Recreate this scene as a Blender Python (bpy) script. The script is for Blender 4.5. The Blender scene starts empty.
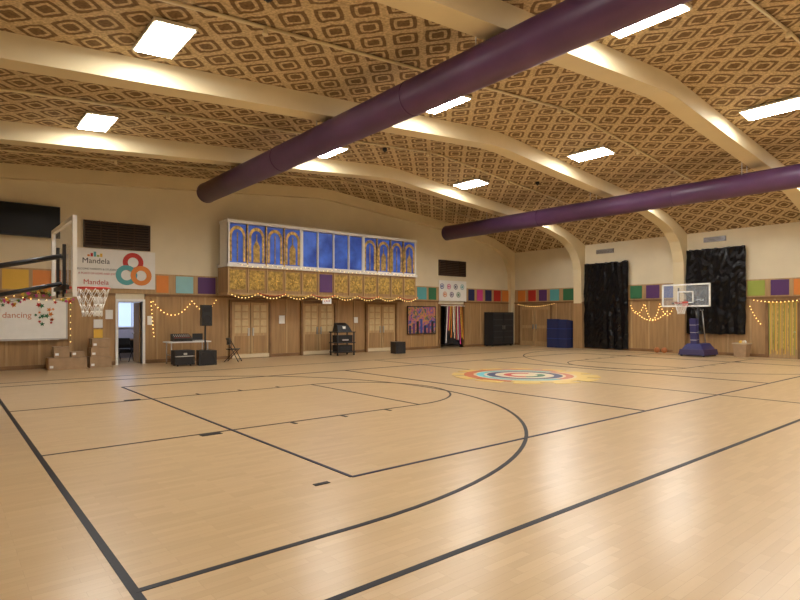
import bpy, bmesh, math, random
from mathutils import Vector, Matrix, noise
random.seed(7)
scene = bpy.context.scene
scene.view_settings.view_transform = 'Standard'

# ------------------------------------------------------------------ materials
def mat(name, col, rough=0.5, metal=0.0, emis=0.0, ecol=None, var=0.0, vscale=5.0, stretch=(1,1,1), bump=0.0, bscale=20, alpha=1.0, coat=0.0, col2=None, spec=0.5):
    m = bpy.data.materials.new(name); m.use_nodes = True
    nt = m.node_tree; N = nt.nodes; L = nt.links
    p = N['Principled BSDF']
    p.inputs['Base Color'].default_value = (*col, 1)
    p.inputs['Roughness'].default_value = rough
    p.inputs['Metallic'].default_value = metal
    p.inputs['Coat Weight'].default_value = coat
    p.inputs['Specular IOR Level'].default_value = spec
    p.inputs['Alpha'].default_value = alpha
    if emis > 0:
        p.inputs['Emission Color'].default_value = (*(ecol or col), 1)
        p.inputs['Emission Strength'].default_value = emis
    tc = N.new('ShaderNodeTexCoord'); mp = N.new('ShaderNodeMapping')
    mp.inputs['Scale'].default_value = stretch
    L.new(tc.outputs['Object'], mp.inputs['Vector'])
    nz = N.new('ShaderNodeTexNoise'); nz.inputs['Scale'].default_value = vscale; nz.inputs['Detail'].default_value = 4
    L.new(mp.outputs['Vector'], nz.inputs['Vector'])
    cr = N.new('ShaderNodeValToRGB')
    v = max(var, 0.02)
    c2 = col2 or tuple(min(1, c*(1+v)) for c in col)
    cr.color_ramp.elements[0].position = 0.35; cr.color_ramp.elements[1].position = 0.65
    cr.color_ramp.elements[0].color = (*[c*(1-v) for c in col], 1)
    cr.color_ramp.elements[1].color = (*c2, 1)
    L.new(nz.outputs['Fac'], cr.inputs['Fac'])
    L.new(cr.outputs['Color'], p.inputs['Base Color'])
    if bump > 0:
        n2 = N.new('ShaderNodeTexNoise'); n2.inputs['Scale'].default_value = bscale
        L.new(mp.outputs['Vector'], n2.inputs['Vector'])
        b = N.new('ShaderNodeBump'); b.inputs['Strength'].default_value = bump; b.inputs['Distance'].default_value = 0.05
        L.new(n2.outputs['Fac'], b.inputs['Height']); L.new(b.outputs['Normal'], p.inputs['Normal'])
    return m

def mth(nt, op, a, b=None, c=None):
    n = nt.nodes.new('ShaderNodeMath'); n.operation = op
    for i, v in enumerate((a, b, c)):
        if v is None: continue
        if isinstance(v, (int, float)): n.inputs[i].default_value = v
        else: nt.links.new(v, n.inputs[i])
    return n.outputs[0]

def floor_mat():
    m = bpy.data.materials.new('maple_floor'); m.use_nodes = True
    nt = m.node_tree; N = nt.nodes; L = nt.links; p = N['Principled BSDF']
    g = N.new('ShaderNodeNewGeometry')
    br = N.new('ShaderNodeTexBrick')
    br.inputs['Scale'].default_value = 1.0
    br.inputs['Brick Width'].default_value = 0.40
    br.inputs['Row Height'].default_value = 0.07
    br.inputs['Mortar Size'].default_value = 0.0010
    br.inputs['Color1'].default_value = (0.50, 0.345, 0.178, 1)
    br.inputs['Color2'].default_value = (0.56, 0.40, 0.218, 1)
    br.inputs['Mortar'].default_value = (0.42, 0.28, 0.145, 1)
    br.inputs['Bias'].default_value = 0.0
    br.offset = 0.37; br.offset_frequency = 3
    L.new(g.outputs['Position'], br.inputs['Vector'])
    mp = N.new('ShaderNodeMapping'); mp.inputs['Scale'].default_value = (1.5, 20, 1)
    L.new(g.outputs['Position'], mp.inputs['Vector'])
    nz = N.new('ShaderNodeTexNoise'); nz.inputs['Scale'].default_value = 1.5; nz.inputs['Detail'].default_value = 4
    L.new(mp.outputs['Vector'], nz.inputs['Vector'])
    mx = N.new('ShaderNodeMix'); mx.data_type = 'RGBA'; mx.blend_type = 'MULTIPLY'; mx.inputs[0].default_value = 0.25
    cr = N.new('ShaderNodeValToRGB'); cr.color_ramp.elements[0].color = (0.72, 0.67, 0.6, 1); cr.color_ramp.elements[1].color = (1.15, 1.13, 1.1, 1)
    L.new(nz.outputs['Fac'], cr.inputs['Fac'])
    L.new(br.outputs['Color'], mx.inputs[6]); L.new(cr.outputs['Color'], mx.inputs[7])
    L.new(mx.outputs[2], p.inputs['Base Color'])
    p.inputs['Roughness'].default_value = 0.29
    p.inputs['Specular IOR Level'].default_value = 0.6
    return m

def ceiling_mat():
    m = bpy.data.materials.new('patterned_ceiling_tile'); m.use_nodes = True
    nt = m.node_tree; N = nt.nodes; L = nt.links; p = N['Principled BSDF']
    g = N.new('ShaderNodeNewGeometry')
    nz = N.new('ShaderNodeTexNoise'); nz.inputs['Scale'].default_value = 6; nz.inputs['Detail'].default_value = 3
    L.new(g.outputs['Position'], nz.inputs['Vector'])
    s = N.new('ShaderNodeSeparateXYZ'); L.new(g.outputs['Position'], s.inputs[0])
    w = mth(nt, 'MULTIPLY_ADD', nz.outputs['Fac'], 0.10, -0.05)
    u = mth(nt, 'ADD', mth(nt, 'DIVIDE', s.outputs[0], 0.78), w)
    v = mth(nt, 'ADD', mth(nt, 'DIVIDE', s.outputs[1], 0.82), w)
    k = 2*math.pi
    f = mth(nt, 'ADD', mth(nt, 'COSINE', mth(nt, 'MULTIPLY', u, k)), mth(nt, 'COSINE', mth(nt, 'MULTIPLY', v, k)))
    g1 = mth(nt, 'MULTIPLY', mth(nt, 'ABSOLUTE', f), 0.5)
    fu = mth(nt, 'ABSOLUTE', mth(nt, 'SUBTRACT', mth(nt, 'FRACT', u), 0.5))
    fv = mth(nt, 'ABSOLUTE', mth(nt, 'SUBTRACT', mth(nt, 'FRACT', v), 0.5))
    g2 = mth(nt, 'MULTIPLY', mth(nt, 'ABSOLUTE', mth(nt, 'SUBTRACT', mth(nt, 'ADD', fu, fv), 0.5)), 2.0)
    gg = mth(nt, 'ADD', mth(nt, 'MULTIPLY', g1, 0.3), mth(nt, 'MULTIPLY', g2, 0.7))
    cr = N.new('ShaderNodeValToRGB'); e = cr.color_ramp.elements
    T = (0.64, 0.50, 0.29, 1); D = (0.21, 0.13, 0.062, 1)
    e[0].position = 0.0; e[0].color = T
    e[1].position = 0.22; e[1].color = T
    for pos, c in ((0.27, D), (0.47, D), (0.52, T), (0.66, T), (0.71, D), (1.0, D)):
        x = e.new(pos); x.color = c
    L.new(gg, cr.inputs['Fac'])
    n2 = N.new('ShaderNodeTexNoise'); n2.inputs['Scale'].default_value = 22; n2.inputs['Detail'].default_value = 3
    L.new(g.outputs['Position'], n2.inputs['Vector'])
    c2 = N.new('ShaderNodeValToRGB'); c2.color_ramp.elements[0].position = 0.35; c2.color_ramp.elements[1].position = 0.7
    c2.color_ramp.elements[0].color = (0.6, 0.56, 0.52, 1); c2.color_ramp.elements[1].color = (1.2, 1.2, 1.2, 1)
    L.new(n2.outputs['Fac'], c2.inputs['Fac'])
    mx = N.new('ShaderNodeMix'); mx.data_type = 'RGBA'; mx.blend_type = 'MULTIPLY'; mx.inputs[0].default_value = 0.8
    L.new(cr.outputs['Color'], mx.inputs[6]); L.new(c2.outputs['Color'], mx.inputs[7])
    L.new(mx.outputs[2], p.inputs['Base Color'])
    p.inputs['Roughness'].default_value = 0.9
    return m

def mural_mat(name, cols, scale):
    m = bpy.data.materials.new(name); m.use_nodes = True
    nt = m.node_tree; N = nt.nodes; L = nt.links; p = N['Principled BSDF']
    tc = N.new('ShaderNodeTexCoord')
    nz = N.new('ShaderNodeTexNoise'); nz.inputs['Scale'].default_value = scale; nz.inputs['Detail'].default_value = 3; nz.inputs['Distortion'].default_value = 1.5
    L.new(tc.outputs['Object'], nz.inputs['Vector'])
    cr = N.new('ShaderNodeValToRGB'); e = cr.color_ramp.elements
    e[0].position = 0.3; e[0].color = (*cols[0], 1); e[1].position = 0.7; e[1].color = (*cols[-1], 1)
    for i, c in enumerate(cols[1:-1]):
        x = e.new(0.3 + 0.4*(i+1)/(len(cols)-1)); x.color = (*c, 1)
    L.new(nz.outputs['Fac'], cr.inputs['Fac']); L.new(cr.outputs['Color'], p.inputs['Base Color'])
    p.inputs['Roughness'].default_value = 0.6
    return m

FLOOR = floor_mat(); CEIL = ceiling_mat()
CREAM = mat('cream_wall_paint', (0.75, 0.665, 0.48), 0.75, var=0.03, vscale=1.2)
BEAM = mat('beam_cream_paint', (0.74, 0.63, 0.40), 0.6, var=0.04, vscale=0.8, spec=.3)
WOOD = mat('wainscot_wood', (0.37, 0.22, 0.095), 0.42, var=0.14, vscale=2.0, stretch=(5, 5, 0.4))
WOODD = mat('dark_wood_trim', (0.22, 0.115, 0.045), 0.45, var=0.15, vscale=3)
WOODL = mat('light_oak', (0.46, 0.30, 0.14), 0.45, var=0.12, vscale=2, stretch=(6, 6, 0.5))
PURP = mat('purple_duct_paint', (0.105, 0.042, 0.11), 0.42, var=0.12, vscale=1.5)
BLACK = mat('black_plastic', (0.012, 0.012, 0.014), 0.4)
BLACKM = mat('black_matte', (0.02, 0.018, 0.018), 0.8)
SHEET = mat('black_plastic_sheet', (0.003, 0.003, 0.004), 0.2, bump=0.25, bscale=5, spec=.35)
LINE = mat('black_court_paint', (0.006, 0.006, 0.010), 0.45, spec=.25)
LINEB = mat('navy_court_paint', (0.008, 0.012, 0.04), 0.45, spec=.25)
WHITE = mat('white_paint', (0.80, 0.79, 0.75), 0.5)
WBOARD = mat('whiteboard_surface', (0.84, 0.84, 0.80), 0.25)
METAL = mat('brushed_metal', (0.5, 0.5, 0.5), 0.35, 0.9)
GLASS = mat('clear_acrylic', (0.7, 0.75, 0.8), 0.08, alpha=0.14)
BLUEG = mat('blue_lit_glass', (0.03, 0.07, 0.34), 0.2, var=0.7, vscale=1.3, emis=0.2, ecol=(0.07, 0.15, 0.75), col2=(0.08, 0.19, 0.65))
GOLD = mat('gold_foil', (0.62, 0.41, 0.10), 0.34, 0.5, var=0.45, vscale=7, bump=0.8, bscale=14)
GOLDD = mat('antique_gold_panel', (0.44, 0.29, 0.07), 0.4, 0.35, var=0.45, vscale=9, bump=0.6, bscale=18)
ORANGE = mat('orange_panel', (0.70, 0.23, 0.04), 0.5)
YEL = mat('yellow_panel', (0.78, 0.48, 0.06), 0.5)
TEAL = mat('teal_panel', (0.10, 0.38, 0.40), 0.5)
LTEAL = mat('aqua_panel', (0.28, 0.56, 0.60), 0.5)
PPL = mat('purple_panel', (0.10, 0.035, 0.15), 0.5)
NAVY = mat('navy_panel', (0.015, 0.022, 0.085), 0.5)
RED = mat('red_panel', (0.50, 0.03, 0.02), 0.5)
GREEN = mat('green_panel', (0.03, 0.16, 0.07), 0.5)
LIME = mat('lime_panel', (0.33, 0.40, 0.07), 0.5)
BLUE = mat('blue_panel', (0.03, 0.07, 0.32), 0.5)
MAG = mat('magenta_streamer', (0.6, 0.05, 0.25), 0.5)
RIM = mat('rim_orange_red', (0.55, 0.04, 0.02), 0.4)
BALL = mat('basketball_rubber', (0.50, 0.17, 0.05), 0.6, bump=0.2, bscale=80)
NET = mat('white_net_cord', (0.85, 0.83, 0.78), 0.8)
CARD = mat('cardboard', (0.38, 0.25, 0.14), 0.8, var=0.1)
TAPE = mat('packing_tape', (0.54, 0.43, 0.28), 0.4)
LAMP = mat('led_panel_diffuser', (1, 1, 1), 0.5, emis=62, ecol=(1.0, 0.99, 0.96))
LFRAME = mat('lamp_frame', (0.7, 0.64, 0.5), 0.5)
BULB = mat('warm_bulb', (1, 0.7, 0.3), 0.5, emis=4, ecol=(1.0, 0.62, 0.2))
WIRE = mat('green_wire', (0.05, 0.04, 0.02), 0.7)
VENT = mat('brown_vent', (0.055, 0.028, 0.014), 0.5)
SCREEN = mat('tv_screen', (0.003, 0.004, 0.006), 0.35, spec=.3)
LAV = mat('lavender_wall', (0.5, 0.48, 0.55), 0.7)
SKYW = mat('daylight_pane', (0.5, 0.65, 0.9), 0.3, emis=1.0, ecol=(0.55, 0.7, 1.0))
BASEP = mat('hoop_base_plastic', (0.035, 0.022, 0.085), 0.45)
PADB = mat('pole_pad_vinyl', (0.03, 0.03, 0.14), 0.35)
CREAMD = mat('decal_cream', (0.70, 0.58, 0.38), 0.35)
TANP = mat('frosted_door_pane', (0.56, 0.42, 0.22), 0.3, var=.1)
SUNY = mat('decal_yellow', (0.72, 0.51, 0.14), 0.35)
DRED = mat('decal_red', (0.50, 0.10, 0.03), 0.35)
MURAL = mural_mat('mural_print', [(0.02,0.02,0.10),(0.05,0.14,0.35),(0.4,0.08,0.2),(0.6,0.28,0.06),(0.05,0.15,0.10),(0.15,0.03,0.22)], 3.5)
SIGN = mat('exit_sign_white', (0.8, 0.8, 0.78), 0.5, emis=0.4)

# ------------------------------------------------------------------ mesh builder
class B:
    def __init__(s, name):
        s.name = name; s.bm = bmesh.new(); s.m = []
    def mi(s, m):
        if m not in s.m: s.m.append(m)
        return s.m.index(m)
    def face(s, vs, m, smooth=False):
        try:
            f = s.bm.faces.new(vs); f.material_index = s.mi(m); f.smooth = smooth; return f
        except ValueError: return None
    def hexa(s, pts, m):
        v = [s.bm.verts.new(p) for p in pts]
        for q in ((0,3,2,1),(4,5,6,7),(0,1,5,4),(1,2,6,5),(2,3,7,6),(3,0,4,7)):
            s.face([v[i] for i in q], m)
    def box(s, x0, x1, y0, y1, z0, z1, m, M=None):
        pts = [Vector(p) for p in ((x0,y0,z0),(x1,y0,z0),(x1,y1,z0),(x0,y1,z0),(x0,y0,z1),(x1,y0,z1),(x1,y1,z1),(x0,y1,z1))]
        if M is not None: pts = [M @ p for p in pts]
        s.hexa(pts, m); return s
    def cyl(s, p0, p1, r0, m, r1=None, seg=12, cap=True, smooth=True):
        r1 = r0 if r1 is None else r1
        p0 = Vector(p0); p1 = Vector(p1); d = (p1-p0)
        if d.length < 1e-6: return s
        z = d.normalized(); a = z.orthogonal().normalized(); b = z.cross(a)
        A = []; C = []
        for i in range(seg):
            t = 2*math.pi*i/seg; o = a*math.cos(t)+b*math.sin(t)
            A.append(s.bm.verts.new(p0+o*r0)); C.append(s.bm.verts.new(p1+o*r1))
        for i in range(seg):
            j = (i+1) % seg; s.face([A[i], A[j], C[j], C[i]], m, smooth)
        if cap: s.face(A[::-1], m); s.face(C, m)
        return s
    def tube(s, pts, r, m, seg=6):
        for a, b in zip(pts[:-1], pts[1:]): s.cyl(a, b, r, m, seg=seg, cap=True)
        return s
    def sph(s, c, r, m, u=12, v=8, sc=(1,1,1)):
        M = Matrix.Translation(c) @ Matrix.Diagonal((*sc, 1))
        res = bmesh.ops.create_uvsphere(s.bm, u_segments=u, v_segments=v, radius=r, matrix=M)
        k = s.mi(m)
        for vv in res['verts']:
            for f in vv.link_faces: f.material_index = k; f.smooth = True
        return s
    def ico(s, c, r, m):
        res = bmesh.ops.create_icosphere(s.bm, subdivisions=1, radius=r, matrix=Matrix.Translation(c))
        k = s.mi(m)
        for vv in res['verts']:
            for f in vv.link_faces: f.material_index = k
        return s
    def torus(s, c, R, r, m, M=None, seg=32, sub=8):
        rings = []
        for i in range(seg):
            t = 2*math.pi*i/seg; ring = []
            for j in range(sub):
                q = 2*math.pi*j/sub
                p = Vector(((R+r*math.cos(q))*math.cos(t), (R+r*math.cos(q))*math.sin(t), r*math.sin(q)))
                if M is not None: p = M @ p
                ring.append(s.bm.verts.new(p+Vector(c)))
            rings.append(ring)
        for i in range(seg):
            for j in range(sub):
                a = rings[i]; b = rings[(i+1) % seg]; k = (j+1) % sub
                s.face([a[j], b[j], b[k], a[k]], m, True)
        return s
    def prism(s, pts, off, m):
        off = Vector(off)
        A = [s.bm.verts.new(p) for p in pts]; C = [s.bm.verts.new(Vector(p)+off) for p in pts]
        s.face(A[::-1], m); s.face(C, m); n = len(A)
        for i in range(n):
            j = (i+1) % n; s.face([A[i], A[j], C[j], C[i]], m)
        return s
    def ring(s, c, r0, r1, z0, z1, m, a0=0, a1=2*math.pi, seg=64):
        n = seg
        for i in range(n):
            t = a0+(a1-a0)*i/n; u = a0+(a1-a0)*(i+1)/n
            P = lambda r, a, z: (c[0]+r*math.cos(a), c[1]+r*math.sin(a), z)
            s.hexa([P(r0,t,z0),P(r1,t,z0),P(r1,u,z0),P(r0,u,z0),P(r0,t,z1),P(r1,t,z1),P(r1,u,z1),P(r0,u,z1)], m)
        return s
    def end(s):
        bm = s.bm
        bmesh.ops.recalc_face_normals(bm, faces=bm.faces[:])
        xs = [v.co.x for v in bm.verts]; ys = [v.co.y for v in bm.verts]; zs = [v.co.z for v in bm.verts]
        o = Vector(((min(xs)+max(xs))/2, (min(ys)+max(ys))/2, min(zs)))
        for v in bm.verts: v.co -= o
        me = bpy.data.meshes.new(s.name); bm.to_mesh(me); bm.free()
        for m in s.m: me.materials.append(m)
        ob = bpy.data.objects.new(s.name, me); ob.location = o
        scene.collection.objects.link(ob); return ob

def parent(c, p):
    c.parent = p; c.matrix_parent_inverse = Matrix.Translation(-p.location)
def text(name, body, loc, size, rot, m, par, ext=0.003, align='CENTER'):
    cu = bpy.data.curves.new(name, 'FONT'); cu.body = body; cu.size = size; cu.extrude = ext
    cu.align_x = align; cu.align_y = 'CENTER'; cu.materials.append(m)
    ob = bpy.data.objects.new(name, cu); ob.location = loc; ob.rotation_euler = rot
    scene.collection.objects.link(ob); parent(ob, par); return ob
RB = (math.pi/2, 0, 0)

XL, XR, YF, YB = -3.0, 24.7, -8.0, 20.0

# ------------------------------------------------------------------ roof profile: low gable with faceted knee at the side wall
pairs = [(-3,5.27,-3,5.69),(4,5.83,4,6.25),(12.1,6.47,12.1,6.89),(12.7,6.46,12.7,6.88),
         (20.6,5.78,20.6,6.16),(21.6,5.64,21.6,6.02),(22.9,5.34,22.95,5.76),(23.5,5.08,23.8,5.48),(23.95,4.74,24.4,5.26),
         (24.2,4.35,24.7,5.12),(24.35,3.9,24.7,4.0)]
tops = [(c,d) for a,b,c,d in pairs[:10]]
bots = [(a,b) for a,b,c,d in pairs]
tops2 = [(c,d) for a,b,c,d in pairs]
def cz(x):
    for (a,b),(c,d) in zip(tops[:-1], tops[1:]):
        if a <= x <= c: return b+(d-b)*(x-a)/max(c-a,1e-6)
    return tops[-1][1]

c = B('ceiling')
for (a,b),(e,f) in zip(tops[:-1], tops[1:]):
    c.hexa([(a,YF,b),(e,YF,f),(e,YB,f),(a,YB,b),(a,YF,b+.15),(e,YF,f+.15),(e,YB,f+.15),(a,YB,b+.15)], CEIL)
c.end()
for fy, hw in ((19.87,.12),(15.6,.22),(10.7,.22),(5.8,.22),(0.9,.22),(-4.0,.22)):
    b = B('roof_beam')
    rows = []
    for (bx,bz),(tx,tz) in zip(bots, tops2):
        rows.append([b.bm.verts.new(p) for p in ((bx,fy-hw,bz),(bx,fy+hw,bz),(tx,fy+hw,tz),(tx,fy-hw,tz))])
    rows.append([b.bm.verts.new(p) for p in ((24.42,fy-hw,0.0),(24.42,fy+hw,0.0),(24.7,fy+hw,0.0),(24.7,fy-hw,0.0))])
    for r0, r1 in zip(rows[:-1], rows[1:]):
        for k in range(4):
            j = (k+1) % 4; b.face([r0[k], r0[j], r1[j], r1[k]], BEAM)
    b.face(rows[0], BEAM); b.face(rows[-1], BEAM)
    if hw > .2:
        b.box(24.38, 24.7, fy-hw-.03, fy+hw+.03, 0, 2.3, WOOD)
    b.end()
for cy in (18.0, 13.1, 8.2, 3.3):
    b = B('ceiling_conduit')
    pts = [(x, cy, z-.04) for x, z in tops[:-3]]
    b.tube(pts, .03, BEAM, 6)
    for x in range(0, 22, 4):
        b.cyl((x, cy, cz(x)-.04), (x, cy, cz(x)-.16), .03, BEAM, .05, 8)
    b.end()
for x, y in ((3.6,7.3),(10.5,13.4),(16.8,12.4)):
    b = B('ceiling_detector'); z = cz(x)
    b.cyl((x,y,z-.02),(x,y,z-.1),.07,BLACKM,seg=16); b.cyl((x,y,z-.1),(x,y,z-.14),.05,BLACK,.02,12); b.end()

f = B('floor'); f.box(XL, XR, YF, 23.2, -.1, 0, FLOOR); f.end()

# walls
w = B('wall_back')
holes = [(4.5, 5.25, 2.08), (19.1, 20.75, 2.12)]
xs = [XL-.2] + [h for hh in holes for h in hh[:2]] + [XR+.2]
for i in range(0, len(xs), 2): w.box(xs[i], xs[i+1], YB, YB+.2, 0, 2.2, CREAM)
for h in holes: w.box(h[0], h[1], YB, YB+.2, h[2], 2.2, CREAM)
w.prism([(XL,YB,2.2),(XR,YB,2.2)] + [(x,YB,z+.1) for x,z in tops[::-1]] , (0,.2,0), CREAM)
w.end()
w = B('wall_right'); w.box(XR, XR+.2, YF, YB, 0, 5.5, CREAM); w.end()
w = B('wall_left'); w.box(XL-.2, XL, YF, YB, 0, 6.0, CREAM); w.end()
w = B('wall_front'); w.prism([(XL,YF,0),(XR,YF,0)] + [(x,YF,z+.1) for x,z in tops[::-1]], (0,-.2,0), CREAM); w.end()

# wainscot
WT = 2.32
b = B('trim_1')
for a, e in ((XL, 4.42), (5.33, 19.0), (20.85, XR-.02)):
    b.box(a, e, 19.95, 20, 0, WT, WOOD)
    b.box(a, e, 19.92, 19.95, 0, .12, WOODD)
    b.box(a, e, 19.91, 20, WT-.05, WT+.03, WOODD)
    x = a+.4
    while x < e-.1:
        b.box(x-.03, x+.03, 19.93, 19.95, .12, WT-.05, WOODL); x += 0.82
b.end()
b = B('trim_2')
for a, e in ((YF, .65), (1.15, 5.55), (6.05, 10.45), (10.95, 15.35), (15.85, 19.72)):
    b.box(24.65, 24.7, a, e, 0, WT, WOOD)
    b.box(24.62, 24.65, a, e, 0, .12, WOODD)
    b.box(24.61, 24.7, a, e, WT-.05, WT+.03, WOODD)
    y = a+.35
    while y < e-.1:
        b.box(24.63, 24.65, y-.03, y+.03, .12, WT-.05, WOODL); y += 0.82
b.end()
b = B('trim_3'); b.box(XL, XL+.05, YF, 19.9, 0, WT, WOOD); b.end()

# colour panels frieze
b = B('trim_4')
b.box(XL, 7.84, 19.955, 20, WT+.03, 3.04, WOODL); b.box(16.7, XR-.05, 19.955, 20, WT+.03, 3.04, WOODL)
for a, e, m in ((-1.2,-.4,TEAL),(-.3,.5,PPL),(.6,1.3,YEL),(1.4,2.05,YEL),(2.15,2.9,ORANGE),(5.7,6.1,ORANGE),(6.35,6.95,LTEAL),(7.12,7.76,PPL),
                (16.8,17.4,LTEAL),(17.6,18.2,TEAL),(18.35,18.85,GREEN),(21.15,21.6,NAVY),(21.8,22.25,MAG),(22.45,22.95,NAVY),(23.15,23.7,RED),(23.85,24.4,ORANGE)):
    b.box(a, e, 19.935, 19.955, WT+.08, 2.99, m)
b.end()
b = B('trim_5')
for a, e in ((YF, .65), (1.15, 5.55), (6.05, 10.45), (10.95, 15.35), (15.85, 19.72)):
    b.box(24.655, 24.7, a, e, WT+.03, 3.04, WOODL)
for a, e, m in ((19.0,19.5,ORANGE),(18.3,18.8,RED),(17.6,18.1,PPL),(16.85,17.4,TEAL),(16.0,16.6,GREEN),(12.45,13.0,GREEN),(11.65,12.25,PPL),(10.98,11.5,BLUE),
                (7.55,8.15,LIME),(6.75,7.35,PPL),(6.08,6.6,ORANGE),(4.6,5.3,TEAL),(3.8,4.5,RED),(3,3.7,YEL)):
    b.box(24.635, 24.655, a, e, WT+.08, 2.99, m)
b.end()

# ------------------------------------------------------------------ court markings
LW = .05
CY = 9.4
b = B('basketball_court_lines')
def lx(x0, x1, y, z=.003, m=LINE, w=LW): b.box(x0, x1, y-w/2, y+w/2, .0005, z, m)
def ly(x, y0, y1, z=.003, m=LINE, w=LW): b.box(x-w/2, x+w/2, y0, y1, .0005, z, m)
Y0, Y1 = 2.65, 16.15
X0, X1 = .87, 23.43
lx(X0, X1, Y0, w=.055); lx(X0, X1, Y1); ly(X0, Y0, Y1, w=.055); ly(X1, Y0, Y1); ly(12.15, Y0, Y1)
R3 = 5.94
for s_, xb in ((1, X0), (-1, X1)):
    hx = xb+s_*1.62
    for sg in (-1, 1):
        lx(min(xb,hx), max(xb,hx), CY+sg*R3, .0035)
        fx = xb+s_*5.8
        lx(min(xb,fx), max(xb,fx), CY+sg*1.9, .0035, w=.04)
        for d in (3.2, 4.1, 5.0):
            xx = xb+s_*d; b.box(xx-.025, xx+.025, CY+sg*1.9-(.18 if sg<0 else -.02), CY+sg*1.9+(.18 if sg>0 else -.02), .0005, .0045, LINE)
        xx = xb+s_*1.95
        b.box(xx-.14, xx+.14, CY+sg*1.98-.07, CY+sg*1.98+.07, .0005, .005, LINE)
    ly(xb+s_*5.8, CY-1.9, CY+1.9, .004, w=.04)
    a = -math.pi/2 if s_ > 0 else math.pi/2
    b.ring((hx, CY), R3-LW/2, R3+LW/2, .0005, .004, LINE, a, a+math.pi, 64)
    b.ring((xb+s_*5.8, CY), 1.9-.02, 1.9+.02, .0005, .0045, LINE, a, a+math.pi, 40)
b.end()
b = B('volleyball_court_lines')
for y in (4.55, 13.6): b.box(3.15, 21.15, y-.02, y+.02, .0005, .006, LINEB)
for x in (3.15, 21.15, 9.15, 15.15): b.box(x-.02, x+.02, 4.55, 13.6, .0005, .0065, LINEB)
b.box(2.72, 2.88, 4.52, 4.58, .0005, .006, LINE)
b.end()
b = B('center_court_logo')
cc = (12.15, CY)
for i in range(12):
    a = i*math.pi/6
    b.ring(cc, 1.62, 1.95, .0005, .0072, SUNY, a, a+.36, 5)
b.ring(cc, 0.0, 1.62, .0005, .0076, CREAMD)
b.ring(cc, 1.36, 1.62, .0005, .0082, DRED, 0, 3.6)
b.ring(cc, 1.36, 1.62, .0005, .0083, SUNY, 3.6, 2*math.pi)
b.ring(cc, 1.08, 1.28, .0005, .0082, TEAL, 0, 4.6)
b.ring(cc, 1.08, 1.28, .0005, .0084, DRED, 4.6, 2*math.pi)
b.ring(cc, .78, 1.0, .0005, .0082, NAVY)
b.ring(cc, .0, .7, .0005, .0084, CREAMD)
b.ring(cc, .35, .55, .0005, .0090, RED, .4, 3.9, 30)
b.ring(cc, .35, .55, .0005, .0090, GREEN, 3.9, 6.0, 24)
b.end()

# ------------------------------------------------------------------ ceiling lamps
for px in (2.8, 9.1, 15.4, 21.1):
    for py in (-5.3, -.4, 4.55, 9.4, 14.4):
        z = cz(px)-.03; sl = (cz(px+.3)-cz(px-.3))/.6
        M = Matrix.Translation((px, py, z)) @ Matrix.Rotation(-math.atan(sl), 4, 'Y')
        b = B('ceiling_panel_light')
        b.box(-.33, .33, -.63, .63, -.05, .0, LFRAME, M)
        b.box(-.29, .29, -.59, .59, -.062, -.051, LAMP, M)
        b.end()

# ------------------------------------------------------------------ ducts
for dx, dz, ye in ((6.84, 5.70, 18.3), (18.2, 5.46, 18.5)):
    b = B('purple_air_duct')
    R = .325
    b.cyl((dx, YF+.3, dz), (dx, ye, dz), R, PURP, seg=64)
    b.cyl((dx, ye, dz), (dx, ye+.05, dz), R+.01, PURP, seg=64)
    y = ye-5.2
    while y > YF+.5:
        b.cyl((dx, y-.02, dz), (dx, y+.02, dz), R+.006, PURP, seg=64); y -= 5.2
    for fy in (15.6, 10.7, 5.8, .9):
        for sx in (-.2, .2):
            b.cyl((dx+sx, fy+.3, dz+.2), (dx+sx, fy+.3, cz(dx+sx)-.005), .012, METAL, seg=6)
    b.end()

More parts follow.
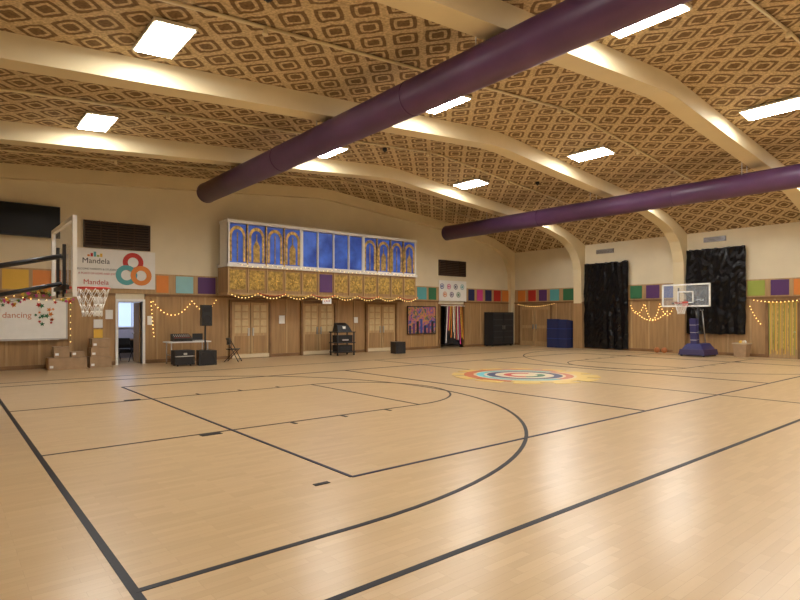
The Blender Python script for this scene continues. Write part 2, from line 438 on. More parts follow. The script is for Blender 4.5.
# ------------------------------------------------------------------ balcony
BX0, BX1, BY = 7.84, 16.7, 19.0
b = B('balcony')
b.box(BX0, BX1, BY+.04, 19.90, 2.42, 3.42, WOOD)
b.box(BX0-.04, BX1+.04, BY-.05, 19.90, 3.36, 3.46, WHITE)
b.box(BX0-.03, BX1+.03, BY-.03, 19.90, 2.36, 2.44, WOODL)
b.box(BX0-.03, BX1+.03, BY-.04, 19.74, 4.93, 5.04, WHITE)
b.box(BX0, BX0+.06, BY, 19.74, 3.46, 4.93, WHITE); b.box(BX1-.06, BX1, BY, 19.74, 3.46, 4.93, WHITE)
b.box(BX0+.06, BX1-.06, BY+.2, BY+.24, 3.46, 4.93, NAVY)
n = 12; wv = (BX1-BX0)/n
for i in range(n):
    a = BX0+i*wv+.045; e = BX0+(i+1)*wv-.045
    if i == 5:
        b.box(a+.03, e-.03, BY, BY+.04, 2.55, 3.26, PPL)
    else:
        b.box(a+.03, e-.03, BY+.01, BY+.04, 2.55, 3.26, GOLDD)
        for k in range(5):
            t = 2*math.pi*k/5
            b.prism([((a+e)/2, BY-.012, 2.9), ((a+e)/2+.09*math.cos(t-.35), BY+.0, 2.9+.09*math.sin(t-.35)), ((a+e)/2+.27*math.cos(t), BY+.0, 2.9+.27*math.sin(t)), ((a+e)/2+.09*math.cos(t+.35), BY+.0, 2.9+.09*math.sin(t+.35))], (0,.012,0), GOLD)
    b.box(a-.045, a+.01, BY-.01, BY+.04, 2.44, 3.36, WOODL)
    foil = i < 4 or i >= 8
    mxx = (a+e)/2; hw = (e-a)/2-.02
    if foil:
        b.box(a, e, BY+.05, BY+.07, 3.5, 4.9, BLUEG)
        def arch(hh, zt, k=12):
            return [(mxx-hh, 3.56)] + [(mxx-hh*math.cos(math.pi*j/k), zt+hh*1.2*math.sin(math.pi*j/k)) for j in range(k+1)] + [(mxx+hh, 3.56)]
        O = arch(hw*.98, 4.48); I = arch(hw*.70, 4.46)
        for j in range(len(O)-1):
            b.hexa([(O[j][0],BY+.03,O[j][1]),(O[j+1][0],BY+.03,O[j+1][1]),(I[j+1][0],BY+.03,I[j+1][1]),(I[j][0],BY+.03,I[j][1]),
                    (O[j][0],BY+.05,O[j][1]),(O[j+1][0],BY+.05,O[j+1][1]),(I[j+1][0],BY+.05,I[j+1][1]),(I[j][0],BY+.05,I[j][1])], GOLD)
        b.box(mxx-.02, mxx+.02, BY+.035, BY+.05, 3.56, 4.6, GOLDD)
        if i % 2 == 1:
            b.prism([(mxx-.13,BY+.04,3.56),(mxx+.13,BY+.04,3.56),(mxx+.13,BY+.04,4.15),(mxx,BY+.04,4.4),(mxx-.13,BY+.04,4.15)],(0,.01,0),GOLDD)
    else:
        b.box(a, e, BY+.05, BY+.07, 3.5, 4.9, BLUEG)
    wpost = .065 if i % 4 == 0 else .024
    b.box(BX0+i*wv-wpost*(i>0), BX0+i*wv+wpost, BY-.01, BY+.08, 3.46, 4.93, WHITE if (i % 4 == 0 or not foil) else GOLD)
b.box(BX1-.08, BX1, BY-.01, BY+.08, 3.46, 4.93, WHITE)
b.box(BX0, BX1, BY, BY+.08, 3.44, 3.52, WHITE)
b.end()

# ------------------------------------------------------------------ doors
def double_door(idx, x0, x1, zt=2.12):
    b = B('door_%d' % idx); y = 19.94
    b.box(x0-.09, x0, y-.1, y-.012, 0, zt+.09, WOODD); b.box(x1, x1+.09, y-.1, y-.012, 0, zt+.09, WOODD)
    b.box(x0, x1, y-.1, y-.012, zt, zt+.09, WOODD)
    xm = (x0+x1)/2
    for a, e in ((x0+.01, xm-.01), (xm+.01, x1-.01)):
        b.box(a, e, y-.06, y-.015, .01, zt-.01, WOODL)
        b.box(a+.1, e-.1, y-.075, y-.06, .2, .85, WOOD)
        for i in range(2):
            for j in range(4):
                w_ = (e-a-.26)/2; h_ = .27
                xa = a+.1+i*(w_+.06); za = .95+j*(h_+.01)
                b.box(xa, xa+w_, y-.07, y-.06, za, za+h_-.04, TANP)
    b.box(xm-.12, xm-.06, y-.1, y-.06, .85, 1.15, METAL); b.box(xm+.06, xm+.12, y-.1, y-.06, .85, 1.15, METAL)
    b.box(x0, x1, y-.09, y-.06, .02, .16, CREAMD)
    return b.end()
double_door(1, 8.35, 9.85); double_door(2, 11.35, 12.85); double_door(3, 14.6, 16.2)
b = B('door_4'); x = 24.63
b.box(x-.09, x-.01, 17.25, 17.34, 0, 2.22, WOODD); b.box(x-.09, x-.01, 19.3, 19.39, 0, 2.22, WOODD); b.box(x-.09, x-.01, 17.34, 19.3, 2.13, 2.22, WOODD)
for a, e in ((17.35, 18.31), (18.33, 19.29)):
    b.box(x-.05, x-.015, a, e, .01, 2.12, WOODL)
    b.box(x-.065, x-.05, a+.14, e-.14, .25, .95, WOOD); b.box(x-.065, x-.05, a+.14, e-.14, 1.1, 1.95, WOOD)
b.box(x-.1, x-.05, 18.2, 18.26, .9, 1.15, METAL); b.box(x-.1, x-.05, 18.38, 18.44, .9, 1.15, METAL)
b.end()
b = B('door_5')
b.box(4.42, 4.5, 19.9, 20.2, 0, 2.16, WHITE); b.box(5.25, 5.33, 19.9, 20.2, 0, 2.16, WHITE); b.box(4.5, 5.25, 19.9, 20.2, 2.08, 2.16, WHITE)
b.box(5.22, 5.26, 20.22, 20.95, .01, 2.05, WOODL)
b.sph((5.19, 20.85, 1.0), .035, METAL)
b.end()
b = B('door_6')
b.box(19.0, 19.1, 19.9, 20.2, 0, 2.2, WOODD); b.box(20.75, 20.85, 19.9, 20.2, 0, 2.2, WOODD); b.box(19.1, 20.75, 19.9, 20.2, 2.12, 2.2, WOODD)
b.end()
b = B('wall_side_room')
b.box(3.4, 3.5, 20.2, 23, 0, 2.6, LAV); b.box(6.9, 7.0, 20.2, 23, 0, 2.6, LAV); b.box(3.4, 7.0, 23, 23.1, 0, 2.6, LAV); b.box(3.4, 7.0, 20.2, 23.1, 2.6, 2.7, LAV)
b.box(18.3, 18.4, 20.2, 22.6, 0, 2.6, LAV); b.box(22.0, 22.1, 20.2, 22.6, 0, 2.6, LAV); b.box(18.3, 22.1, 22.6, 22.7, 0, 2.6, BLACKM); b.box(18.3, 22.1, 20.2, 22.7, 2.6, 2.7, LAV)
b.end()
b = B('window_1')
b.box(5.15, 5.2, 22.95, 23, 1.15, 2.15, WHITE); b.box(6.15, 6.2, 22.95, 23, 1.15, 2.15, WHITE); b.box(5.15, 6.2, 22.95, 23, 2.1, 2.15, WHITE); b.box(5.15, 6.2, 22.95, 23, 1.15, 1.2, WHITE)
b.box(5.2, 6.15, 22.98, 22.995, 1.2, 2.1, SKYW); b.box(5.65, 5.69, 22.96, 22.99, 1.2, 2.1, WHITE)
b.end()
b = B('office_desk'); b.box(4.9,6.6,22.3,22.9,.70,.74,WOODD); b.box(4.9,4.95,22.3,22.9,0,.7,BLACKM); b.box(6.55,6.6,22.3,22.9,0,.7,BLACKM); b.box(4.95,6.55,22.85,22.9,.2,.7,BLACKM); b.end()
ld = bpy.data.lights.new('side_room_lamp', 'AREA'); ld.energy = 25; ld.size = .6; ld.color = (.7, .78, 1)
lo = bpy.data.objects.new('side_room_lamp', ld); lo.location = (5.2, 21.6, 2.55); scene.collection.objects.link(lo)

# ------------------------------------------------------------------ wall fixtures (back)
def vent(name, x0, x1, z0, z1, n):
    b = B(name)
    b.box(x0, x1, 19.96, 20, z0, z1, BLACKM)
    for s_ in ((x0,x0+.05),(x1-.05,x1)): b.box(s_[0], s_[1], 19.92, 19.96, z0, z1, VENT)
    b.box(x0, x1, 19.92, 19.96, z1-.05, z1, VENT); b.box(x0, x1, 19.92, 19.96, z0, z0+.05, VENT)
    h = (z1-z0-.1)/n
    for i in range(n):
        z = z0+.05+i*h
        b.hexa([(x0+.05,19.91,z),(x1-.05,19.91,z),(x1-.05,19.96,z+h*.5),(x0+.05,19.96,z+h*.5),(x0+.05,19.91,z+.02),(x1-.05,19.91,z+.02),(x1-.05,19.96,z+h*.5+.02),(x0+.05,19.96,z+h*.5+.02)], VENT)
    for k in range(1, 4):
        x = x0+(x1-x0)*k/4; b.box(x-.015, x+.015, 19.905, 19.93, z0, z1, VENT)
    b.end()
vent('wall_vent', 3.5, 5.5, 3.80, 4.66, 9)
vent('wall_vent', 19.05, 20.95, 3.62, 4.4, 8)
b = B('wall_television')
b.box(.9, 2.85, 19.84, 19.90, 3.98, 4.95, BLACK); b.box(.93, 2.82, 19.835, 19.84, 4.01, 4.92, SCREEN); b.box(1.6, 2.2, 19.90, 20, 4.3, 4.6, METAL)
b.end()
b = B('welcome_banner')
b.box(3.15, 5.65, 19.90, 19.92, 2.5, 3.76, WHITE)
for i, (cx_, cz_, m, r_) in enumerate(((4.95, 3.38, RED, .32), (4.75, 2.95, TEAL, .33), (5.2, 2.95, ORANGE, .33))):
    pts = lambda rr: [(cx_+rr*math.cos(t*math.pi/16), 0, cz_+rr*math.sin(t*math.pi/16)) for t in range(32)]
    P0 = pts(r_); P1 = pts(r_*.52)
    for k in range(32):
        j = (k+1) % 32; y = 19.894-.003*i
        b.hexa([(P0[k][0],y,P0[k][2]),(P0[j][0],y,P0[j][2]),(P1[j][0],y,P1[j][2]),(P1[k][0],y,P1[k][2]),
                (P0[k][0],19.90,P0[k][2]),(P0[j][0],19.90,P0[j][2]),(P1[j][0],19.90,P1[j][2]),(P1[k][0],19.90,P1[k][2])], m)
for k in range(5):
    b.box(3.6+k*.09, 3.67+k*.09, 19.895, 19.90, 3.5, 3.56+.05*(k % 3), (ORANGE, RED, TEAL, LIME, YEL)[k])
ban = b.end()
text('banner_title', 'Mandela', (3.85, 19.897, 3.36), .24, RB, BLACK, ban)
text('banner_line_a', 'WELCOME PARENTS & STUDENTS', (3.88, 19.897, 3.10), .085, RB, BLACK, ban)
text('banner_line_b', 'A PLACE OF HOPE AND JOY', (3.88, 19.897, 2.96), .085, RB, RED, ban)
text('banner_title_b', 'Mandela', (3.85, 19.897, 2.68), .22, RB, RED, ban)
b = B('whiteboard')
b.box(.2, 3.05, 19.86, 19.90, .9, 2.1, WBOARD)
for q in ((.2,3.05,2.08,2.12),(.2,3.05,.88,.92)): b.box(q[0], q[1], 19.85, 19.91, q[2], q[3], METAL)
b.box(.2,.24,19.85,19.91,.9,2.1,METAL); b.box(3.01,3.05,19.85,19.91,.9,2.1,METAL)
b.box(.4, 2.8, 19.78, 19.85, .87, .89, METAL)
wb = b.end()
text('whiteboard_writing', 'dancing', (1.75, 19.857, 1.62), .24, RB, mat('red_marker', (.6,.25,.16)), wb, ext=.001)
b = B('leaf_garland')
cols = (ORANGE, YEL, RED, LIME, GREEN, MAG)
for i in range(90):
    t = i/89; x = .3+2.9*t; z = 2.16+.14*math.sin(t*11)+random.uniform(-.12, .12)
    if i % 4 == 0 and t > .3: x = random.uniform(2.2, 2.95); z = random.uniform(1.3, 2.05)
    r = random.uniform(.045, .085); a0 = random.uniform(0, 6)
    b.prism([(x+(r if k % 2 else r*.45)*math.cos(a0+k*math.pi/5), 19.842, z+(r if k % 2 else r*.45)*math.sin(a0+k*math.pi/5)) for k in range(10)], (0,-.008,0), cols[i % 6])
b.tube([(.3+2.9*t/20, 19.84, 2.16+.14*math.sin(t/20*11)) for t in range(21)], .006, WIRE)
b.end()
b = B('posted_notices')
for z, m in ((1.95,WHITE),(1.6,WHITE),(1.22,WHITE),(.9,YEL)): b.box(3.78, 4.04, 19.905, 19.915, z, z+.27, m)
b.box(4.12, 4.34, 19.905, 19.915, 1.5, 1.8, WHITE); b.box(5.4, 5.55, 19.905, 19.915, 1.3, 1.6, WHITE)
b.end()
b = B('posted_notices'); b.box(10.3, 10.55, 19.905, 19.915, 1.3, 1.62, WHITE); b.box(13.9, 14.1, 19.905, 19.915, 1.3, 1.55, WHITE); b.end()
b = B('exit_sign'); b.box(11.9, 12.3, 19.23, 19.27, 2.1, 2.3, SIGN); b.cyl((12.1,19.25,2.3),(12.1,19.25,2.36),.015,METAL)
es = b.end(); text('exit_letters', 'EXIT', (12.1, 19.227, 2.2), .15, RB, RED, es)
b = B('mural_poster'); b.box(16.95, 18.75, 19.88, 19.90, .75, 2.05, MURAL)
for q in ((16.93,16.97,.73,2.07),(18.73,18.77,.73,2.07),(16.93,18.77,2.03,2.07),(16.93,18.77,.73,.77)): b.box(q[0],q[1],19.87,19.91,q[2],q[3],BLACK)
for k in range(7):
    x = 17.02+k*.24; b.box(x, x+.14, 19.872, 19.88, .78, 1.15+.3*((k*5) % 4)/3, (NAVY, PPL, BLACKM, BLUE)[k % 4])
b.end()
b = B('painted_banner'); b.box(19.0, 20.95, 19.90, 19.915, 2.35, 3.38, WHITE)
for i in range(7):
    x = 19.2+(i % 4)*.48+(.2 if i > 3 else 0); z = 3.08 if i < 4 else 2.68; r = .15
    col = (BLUE, MAG, NAVY, TEAL, ORANGE, PPL, GREEN)[i]
    b.torus((x, 19.893, z), r*.8, .018, col, Matrix.Rotation(math.pi/2, 4, 'X'), 20, 4)
    b.prism([(x+r*.4*math.cos(k*math.pi/4), 19.90, z+r*.4*math.sin(k*math.pi/4)) for k in range(8)], (0,-.005,0), col)
b.end()
b = B('party_streamers')
sm = (WHITE, MAG, YEL, ORANGE, WHITE, CREAMD, RED)
for i in range(11):
    x = 19.55+i*.1; x2 = x+(i-5)*.03+random.uniform(-.04, .04); z = random.uniform(.15, .9)
    b.hexa([(x2,19.87,z),(x2+.065,19.87,z),(x2+.065,19.875,z),(x2,19.875,z),(x,19.87,2.1),(x+.055,19.87,2.1),(x+.055,19.875,2.1),(x,19.875,2.1)], sm[i % 7])
b.box(19.1, 20.8, 19.865, 19.88, 2.1, 2.13, WHITE)
b.end()
b = B('black_storage_cabinet')
b.box(22.3, 24.0, 19.3, 19.88, .05, 1.8, BLACKM); b.box(22.32, 23.14, 19.27, 19.3, .1, 1.77, BLACK); b.box(23.16, 23.98, 19.27, 19.3, .1, 1.77, BLACK)
for k in range(5):
    b.box(22.36, 23.10, 19.26, 19.27, .2+k*.31, .45+k*.31, BLACKM); b.box(23.2, 23.94, 19.26, 19.27, .2+k*.31, .45+k*.31, BLACKM)
b.cyl((23.08,19.25,.9),(23.08,19.25,1.1),.012,METAL); b.cyl((23.22,19.25,.9),(23.22,19.25,1.1),.012,METAL)
for x in (22.4, 23.9):
    for y in (19.4, 19.8): b.box(x-.04, x+.04, y-.04, y+.04, 0, .05, BLACK)
b.end()

# ------------------------------------------------------------------ right wall items
def sheet(y0, y1, z0, z1):
    b = B('black_plastic_curtain'); nx, nz_ = 70, 80; V = []
    for i in range(nx+1):
        row = []
        for j in range(nz_+1):
            y = y0+(y1-y0)*i/nx; z = z0+(z1-z0)*j/nz_
            fold = abs(noise.noise(Vector((y*3.2, z*.5, y0))))*.10 + abs(noise.noise(Vector((y*5+z*1.3, z*2.2-y, 3))))*.05
            hang = .03*math.sin(y*17+noise.noise(Vector((z*.6, y0, 1)))*3)*(1-.6*(z-z0)/(z1-z0))
            ed = .07*noise.noise(Vector((y*3, 5, y0))) if j in (0, nz_) else 0
            row.append(b.bm.verts.new((24.56-fold+hang*.6, y+(.06*noise.noise(Vector((z*1.7, 9, y0))) if i in (0, nx) else 0), z+ed)))
        V.append(row)
    for i in range(nx):
        for j in range(nz_): b.face([V[i][j], V[i+1][j], V[i+1][j+1], V[i][j+1]], SHEET, True)
    k = 0; y = y0+.1
    while y < y1:
        b.box(24.46, 24.66, y-.04, y+.04, z1-.03, z1+.02, BLACK); y += .5
    b.end()
sheet(13.05, 15.33, .04, 4.15)
sheet(8.17, 10.44, .85, 4.38)
for y0, y1, z in ((13.85,14.75,4.62),(8.95,9.8,4.68)):
    b = B('wall_vent'); b.box(24.66, 24.7, y0, y1, z, z+.2, VENT)
    for k in range(4): b.box(24.64, 24.66, y0, y1, z+.01+k*.05, z+.035+k*.05, METAL)
    b.end()
b = B('gym_mat_stack')
for i, (y0, y1, h) in enumerate(((16.45,17.1,1.45),(15.95,16.42,1.42))):
    for k in range(4):
        b.box(23.95+k*.15, 24.08+k*.15, y0, y1, 0, h-.02*k, NAVY)
        for z in (.45, .95): b.box(23.945+k*.15, 24.085+k*.15, y0-.005, y1+.005, z, z+.02, BLUE)
b.end()
b = B('door_7')
b.box(24.54, 24.62, 6.35, 6.45, 0, 2.2, WOODD); b.box(24.54, 24.62, 7.4, 7.5, 0, 2.2, WOODD); b.box(24.54, 24.62, 6.45, 7.4, 2.1, 2.2, WOODD)
b.box(24.58, 24.62, 6.46, 7.39, .01, 2.09, WOODL); b.sph((24.55, 6.55, 1.0), .035, METAL)
b.end()
b = B('tinsel_curtain')
for i in range(22):
    y = 6.47+i*.042; z = random.uniform(.1, .5); dy = random.uniform(-.02, .02)
    b.hexa([(24.50,y+dy,z),(24.505,y+dy,z),(24.505,y+dy+.022,z),(24.50,y+dy+.022,z),(24.50,y,2.12),(24.505,y,2.12),(24.505,y+.022,2.12),(24.50,y+.022,2.12)], (YEL, LIME, GOLD, SUNY)[i % 4])
b.box(24.495, 24.51, 6.4, 7.45, 2.11, 2.14, GOLD)
b.end()
for (x, y) in ((24.1,11.5),(24.15,11.2)):
    b = B('basketball'); b.sph((x,y,.12), .12, BALL, 20, 14)
    b.torus((x,y,.12), .119, .003, BLACK, seg=24, sub=4); b.torus((x,y,.12), .119, .003, BLACK, Matrix.Rotation(math.pi/2,4,'X'), 24, 4); b.end()
b = B('storage_bin')
b.hexa([(24.0,8.0,0),(24.4,8.0,0),(24.4,8.4,0),(24.0,8.4,0),(23.95,7.95,.5),(24.45,7.95,.5),(24.45,8.45,.5),(23.95,8.45,.5)], CARD)
b.box(23.93,24.47,7.93,8.47,.5,.54,TAPE)
for i in range(4): b.sph((24.08+.1*(i % 3), 8.1+.1*(i//2), .58), .07, (TAPE, WHITE, RED, YEL)[i], 10, 8)
b.end()

# ------------------------------------------------------------------ basketball hoops
def hoop(xb, s_, zr, base0, base1, up=.92, dn=.15, hw=.915, y=CY, arm=BLACK):
    b = B('basketball_hoop')
    zb, zt = zr-dn, zr+up
    X = lambda d: xb+s_*d
    def bx(d0, d1, y0, y1, z0, z1, m): b.box(min(X(d0),X(d1)), max(X(d0),X(d1)), y0, y1, z0, z1, m)
    bx(-.015, .0, y-hw, y+hw, zb, zt, GLASS)
    t = .045
    bx(-.04, .012, y-hw-.01, y-hw+t, zb, zt, WHITE); bx(-.04, .012, y+hw-t, y+hw+.01, zb, zt, WHITE)
    bx(-.04, .012, y-hw, y+hw, zt-t, zt+.01, WHITE); bx(-.04, .012, y-hw, y+hw, zb-.01, zb+t, WHITE)
    for q in ((-.305,-.255),(.255,.305)): bx(.001,.006,y+q[0],y+q[1],zr+.02,zr+.47,WHITE)
    bx(.001,.006,y-.305,y+.305,zr+.42,zr+.47,WHITE); bx(.001,.006,y-.305,y+.305,zr,zr+.05,WHITE)
    bx(-.06,-.02,y-hw*.6,y+hw*.6,zb+.1,zb+.16,BLACK); bx(-.06,-.02,y-.3,y-.25,zb,zr+.6,BLACK); bx(-.06,-.02,y+.25,y+.3,zb,zr+.6,BLACK)
    bx(0,.13,y-.09,y+.09,zr-.02,zr+.01,RIM); bx(0,.02,y-.11,y+.11,zr-.12,zr+.06,RIM)
    rc = (X(.13+.235), y, zr)
    b.torus(rc, .235, .012, RIM, seg=36)
    n = 12; L_ = [(.232, -.01), (.20, -.12), (.165, -.24), (.135, -.34), (.13, -.43)]
    for i in range(n):
        for sg in (1, -1):
            pts = []
            for k, (r, dz) in enumerate(L_):
                a = 2*math.pi*(i+(sg*.5*(k % 2)))/n
                pts.append((rc[0]+r*math.cos(a), rc[1]+r*math.sin(a), zr+dz))
            b.tube(pts, .006, NET, 4)
    for dy in (-.12, .12):
        b.cyl((X(-.05), y+dy, zr+.45), (X(-1.25), y+dy, zr+.15), .03, arm)
        b.cyl((X(-.05), y+dy, zr+.05), (X(-1.25), y+dy, zr-.25), .03, arm)
    b.cyl((X(-1.25), y-.16, zr+.15), (X(-1.25), y+.16, zr+.15), .035, METAL); b.cyl((X(-1.25), y-.16, zr-.25), (X(-1.25), y+.16, zr-.25), .035, METAL)
    b.cyl((X(base0-.15), y, .3), (X(-1.25), y, zr+.15), .055, arm, seg=16)
    MP = Matrix.Translation((X(base0-.12), y, .35)) @ Matrix.Rotation(s_*.10*(1),4,'Y')
    b.box(-.12,.12,-.12,.12,0,1.15,PADB, MP)
    for k in range(3): b.box(-.122,.122,-.122,.122,.3+k*.3,.315+k*.3,WHITE, MP)
    b.cyl((X(base1+.25), y-.12, .35), (X(-1.25), y-.12, zr-.3), .02, METAL); b.cyl((X(base1+.25), y+.12, .35), (X(-1.25), y+.12, zr-.3), .02, METAL)
    a0, a1 = X(base0+.25), X(base1)
    lo, hi = min(a0,a1), max(a0,a1)
    b.hexa([(lo,y-.5,.05),(hi,y-.5,.05),(hi,y+.5,.05),(lo,y+.5,.05),(lo+.05,y-.46,.27),(hi-.05,y-.46,.27),(hi-.05,y+.46,.27),(lo+.05,y+.46,.27)], BASEP)
    b.hexa([(lo+.1,y-.4,.27),(hi-.1,y-.4,.27),(hi-.1,y+.4,.27),(lo+.1,y+.4,.27),(lo+.22,y-.26,.5),(hi-.2,y-.26,.5),(hi-.2,y+.26,.5),(lo+.22,y+.26,.5)], PADB)
    for xx in (lo+.12, hi-.12):
        for yy in (y-.42, y+.42): b.cyl((xx, yy-.03, .05), (xx, yy+.03, .05), .05, BLACK)
    return b.end()
hoop(1.40, 1, 2.02, -1.6, -2.9)
hoop(22.35, -1, 2.10, -.75, -1.85, up=.74, dn=.13, hw=.9, y=9.55)

# ------------------------------------------------------------------ AV gear, furniture
def chair(x, y, rz, m):
    b = B('folding_chair'); M = Matrix.Translation((x,y,0)) @ Matrix.Rotation(rz,4,'Z')
    T = lambda p: M @ Vector(p)
    for sx in (-.21, .21):
        b.cyl(T((sx,-.25,0)), T((sx,.18,.82)), .014, BLACK); b.cyl(T((sx,.25,0)), T((sx,-.18,.46)), .014, BLACK)
    b.cyl(T((-.21,.18,.82)), T((.21,.18,.82)), .014, BLACK); b.cyl(T((-.21,-.22,.07)), T((.21,-.22,.07)), .01, METAL); b.cyl(T((-.21,.22,.07)), T((.21,.22,.07)), .01, METAL)
    b.box(-.2,.2,-.2,.18,.43,.46,m,M); b.box(-.2,.2,.13,.16,.6,.82,m,M)
    b.end()
chair(7.9, 18.7, .9, BLACK); chair(5.0, 21.2, 2.6, BLACK)
b = B('folding_table')
b.box(5.75, 7.15, 18.75, 19.4, .71, .75, WHITE)
for x in (5.85, 7.05):
    for y in (18.82, 19.33): b.cyl((x,y,0),(x,y,.71),.018,METAL)
    b.cyl((x,18.82,.3),(x,19.33,.3),.012,METAL)
b.end()
b = B('audio_mixer')
b.hexa([(5.95,18.85,.752),(6.55,18.85,.752),(6.55,19.25,.752),(5.95,19.25,.752),(5.95,18.85,.84),(6.55,18.85,.84),(6.55,19.25,1.0),(5.95,19.25,1.0)], BLACK)
for i in range(8):
    for j in range(3): b.cyl((6.01+i*.068,18.92+j*.1,.86+j*.04),(6.01+i*.068,18.92+j*.1,.895+j*.04),.012,WHITE if j else RED,seg=6)
b.end()
b = B('laptop'); b.box(6.65,7.0,18.9,19.15,.752,.775,METAL); b.box(6.65,7.0,19.15,19.17,.752,1.0,BLACK); b.end()
def speaker(x, y, z, w, d, h, par):
    par.hexa([(x-w/2,y-d/2,z),(x+w/2,y-d/2,z),(x+w/2*.7,y+d/2,z),(x-w/2*.7,y+d/2,z),(x-w/2,y-d/2,z+h),(x+w/2,y-d/2,z+h),(x+w/2*.7,y+d/2,z+h),(x-w/2*.7,y+d/2,z+h)], BLACK)
    par.cyl((x,y-d/2-.01,z+h*.32),(x,y-d/2+.01,z+h*.32),w*.38,BLACKM,seg=24)
    par.torus((x,y-d/2-.01,z+h*.32),w*.38,.007,BLACKM,Matrix.Rotation(math.pi/2,4,'X'),24,6)
    par.box(x-w*.32,x+w*.32,y-d/2-.012,y-d/2,z+h*.66,z+h*.88,BLACKM)
b = B('speaker_on_stand')
speaker(6.70, 18.1, 1.28, .34, .32, .68, b)
b.cyl((6.70,18.1,.45),(6.70,18.1,1.28),.025,BLACK)
speaker(6.70, 18.1, 0.0, .58, .5, .48, b)
b.end()
b = B('equipment_case'); b.box(5.72,6.3,18.0,18.45,.04,.5,BLACKM)
for q in ((5.70,5.74),(6.28,6.32)): b.box(q[0],q[1],17.98,18.02,.04,.5,BLACK)
b.box(5.70,6.32,17.98,18.0,.3,.33,METAL); b.box(5.97,6.07,17.96,18.0,.36,.42,METAL)
for x in (5.8, 6.2):
    for y in (18.05, 18.4): b.cyl((x-.02,y,.03),(x+.02,y,.03),.03,BLACK)
b.end()
b = B('av_equipment_cart')
for x in (12.25, 13.05):
    for y in (18.7, 19.2):
        b.cyl((x,y,.06),(x,y,.95),.03,BLACK); b.cyl((x-.02,y,.04),(x+.02,y,.04),.04,BLACK)
for z in (.12, .5, .93): b.box(12.2, 13.1, 18.65, 19.25, z, z+.035, BLACK)
b.box(12.3, 13.0, 18.73, 19.15, .155, .42, BLACKM); b.box(12.4, 12.88, 18.72, 18.73, .2, .36, BLACK)
b.box(12.3, 13.0, 18.73, 19.15, .535, .82, BLACKM); b.box(12.5, 12.8, 18.72, 18.73, .6, .66, METAL)
b.hexa([(12.3,18.75,.965),(13.0,18.75,.965),(13.0,19.15,.965),(12.3,19.15,.965),(12.38,18.92,1.22),(12.92,18.92,1.22),(12.92,19.15,1.32),(12.38,19.15,1.32)], BLACK)
b.box(12.6,12.72,18.82,18.9,1.08,1.18,WHITE)
b.end()
b = B('floor_speaker'); speaker(15.1, 18.4, 0, .55, .45, .5, b); b.end()
def cbox(x0,x1,y0,y1,z0,z1):
    b = B('cardboard_box'); b.box(x0,x1,y0,y1,z0,z1-.006,CARD)
    ym = (y0+y1)/2; b.box(x0-.002,x1+.002,ym-.03,ym+.03,z0+.1,z1,TAPE); b.box(x0+.03,x0+.12,y0-.003,y0,z0+.06,z0+.13,WHITE)
    b.box((x0+x1)/2-.003,(x0+x1)/2+.003,y0-.003,y1,z1-.006,z1-.004,WOODD)
    b.end()
cbox(2.45,3.45,19.1,19.7,0,.36); cbox(2.6,3.0,19.2,19.65,.362,.68); cbox(3.55,4.15,19.2,19.8,0,.34); cbox(3.58,4.1,19.22,19.78,.342,.62); cbox(3.62,4.12,19.25,19.78,.622,.9); cbox(3.05,3.4,19.2,19.6,.362,.52)

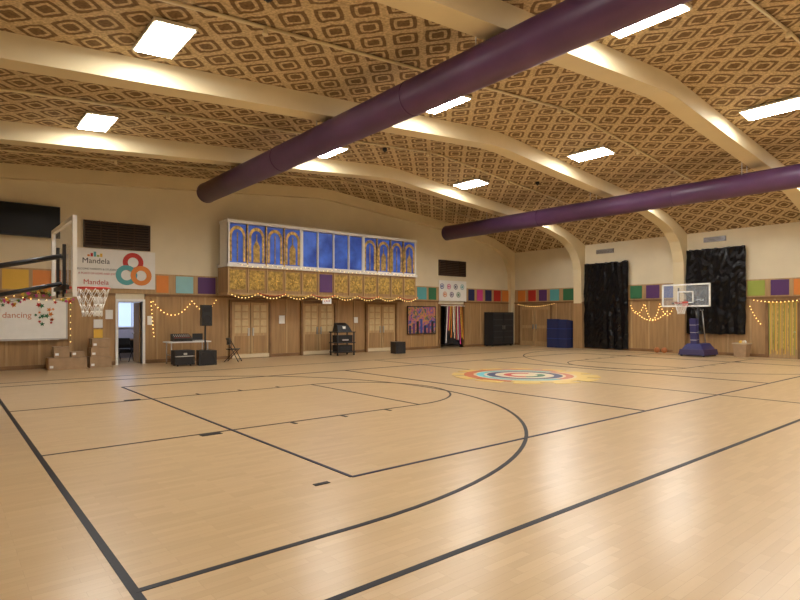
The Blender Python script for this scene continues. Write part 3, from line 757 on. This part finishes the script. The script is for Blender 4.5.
# ------------------------------------------------------------------ fairy lights and tinsel
def fairy(runs, r=.015, sp=.13):
    b = B('string_lights')
    for pts in runs:
        for p, q in zip(pts[:-1], pts[1:]): b.cyl(p, q, .004, WIRE, seg=4, cap=False)
        acc = 0
        for p, q in zip(pts[:-1], pts[1:]):
            P = Vector(p); Q = Vector(q); l = (Q-P).length; t = sp-acc
            while t < l:
                b.ico(P.lerp(Q, t/l), r, BULB); t += sp
            acc = (acc+l) % sp
    return b.end()
def swag(p, q, sag, n=12):
    P = Vector(p); Q = Vector(q)
    return [P.lerp(Q, i/n)-Vector((0,0,sag*4*(i/n)*(1-i/n))) for i in range(n+1)]
fairy([swag((BX0+i*1.107, BY-.08, 2.42), (BX0+(i+1)*1.107, BY-.08, 2.42), .17) for i in range(8)], r=.019)
b = B('tinsel_garland')
for i in range(8):
    pts = swag((BX0+i*1.107, BY-.12, 2.44), (BX0+(i+1)*1.107, BY-.12, 2.44), .10, 10)
    b.tube(pts, .016, RED if i % 2 else GOLD, 6)
    for p in pts:
        for k in range(3):
            a = random.uniform(0, 6.28); b.cyl(p, p+Vector((.05*math.cos(a), -.01, .06*math.sin(a))), .008, GOLD, .002, 4)
b.end()
fairy([swag((5.5,19.88,2.2),(6.9,19.88,2.15),.55), swag((6.9,19.88,2.15),(7.8,19.88,2.25),.4), swag((5.5,19.88,2.2),(5.6,19.88,.9),0)], r=.019)
fairy([swag((BX0+.3+i*1.4, BY-.08, 3.48), (BX0+1.7+i*1.4, BY-.08, 3.48), .1) for i in range(6)], r=.014, sp=.2)
fairy([swag((.3,19.81,2.2),(1.7,19.81,2.2),.12), swag((1.7,19.81,2.2),(3.12,19.81,2.2),.12), swag((3.12,19.81,2.2),(3.12,19.81,.8),0)], sp=.2)
fairy([swag((24.6,13.0,2.2),(24.6,12.3,2.2),.5), swag((24.6,12.3,2.2),(24.6,11.6,2.15),.75), swag((24.6,11.6,2.15),(24.6,10.95,2.2),.55), swag((24.6,12.8,1.9),(24.6,11.2,1.9),.5)], r=.02)
fairy([swag((24.6,8.1,2.1),(24.6,7.6,1.2),.1), swag((24.47,8.0,2.25),(24.47,6.1,2.25),.12)], r=.02)
fairy([swag((24.5,19.5,2.26),(24.5,17.0,2.26),.15,16)])

# ------------------------------------------------------------------ camera, world
cam = bpy.data.cameras.new('camera'); cam.sensor_width = 36; cam.lens = 36*555/800; cam.shift_y = .02
co = bpy.data.objects.new('camera', cam); co.location = (0, 0, 1.6)
co.rotation_euler = (math.pi/2, 0, -math.radians(39.65)); cam.clip_end = 200
scene.collection.objects.link(co); scene.camera = co
wd = bpy.data.worlds.new('world'); scene.world = wd; wd.use_nodes = True
wd.node_tree.nodes['Background'].inputs[0].default_value = (.6, .7, .9, 1)
wd.node_tree.nodes['Background'].inputs[1].default_value = .3
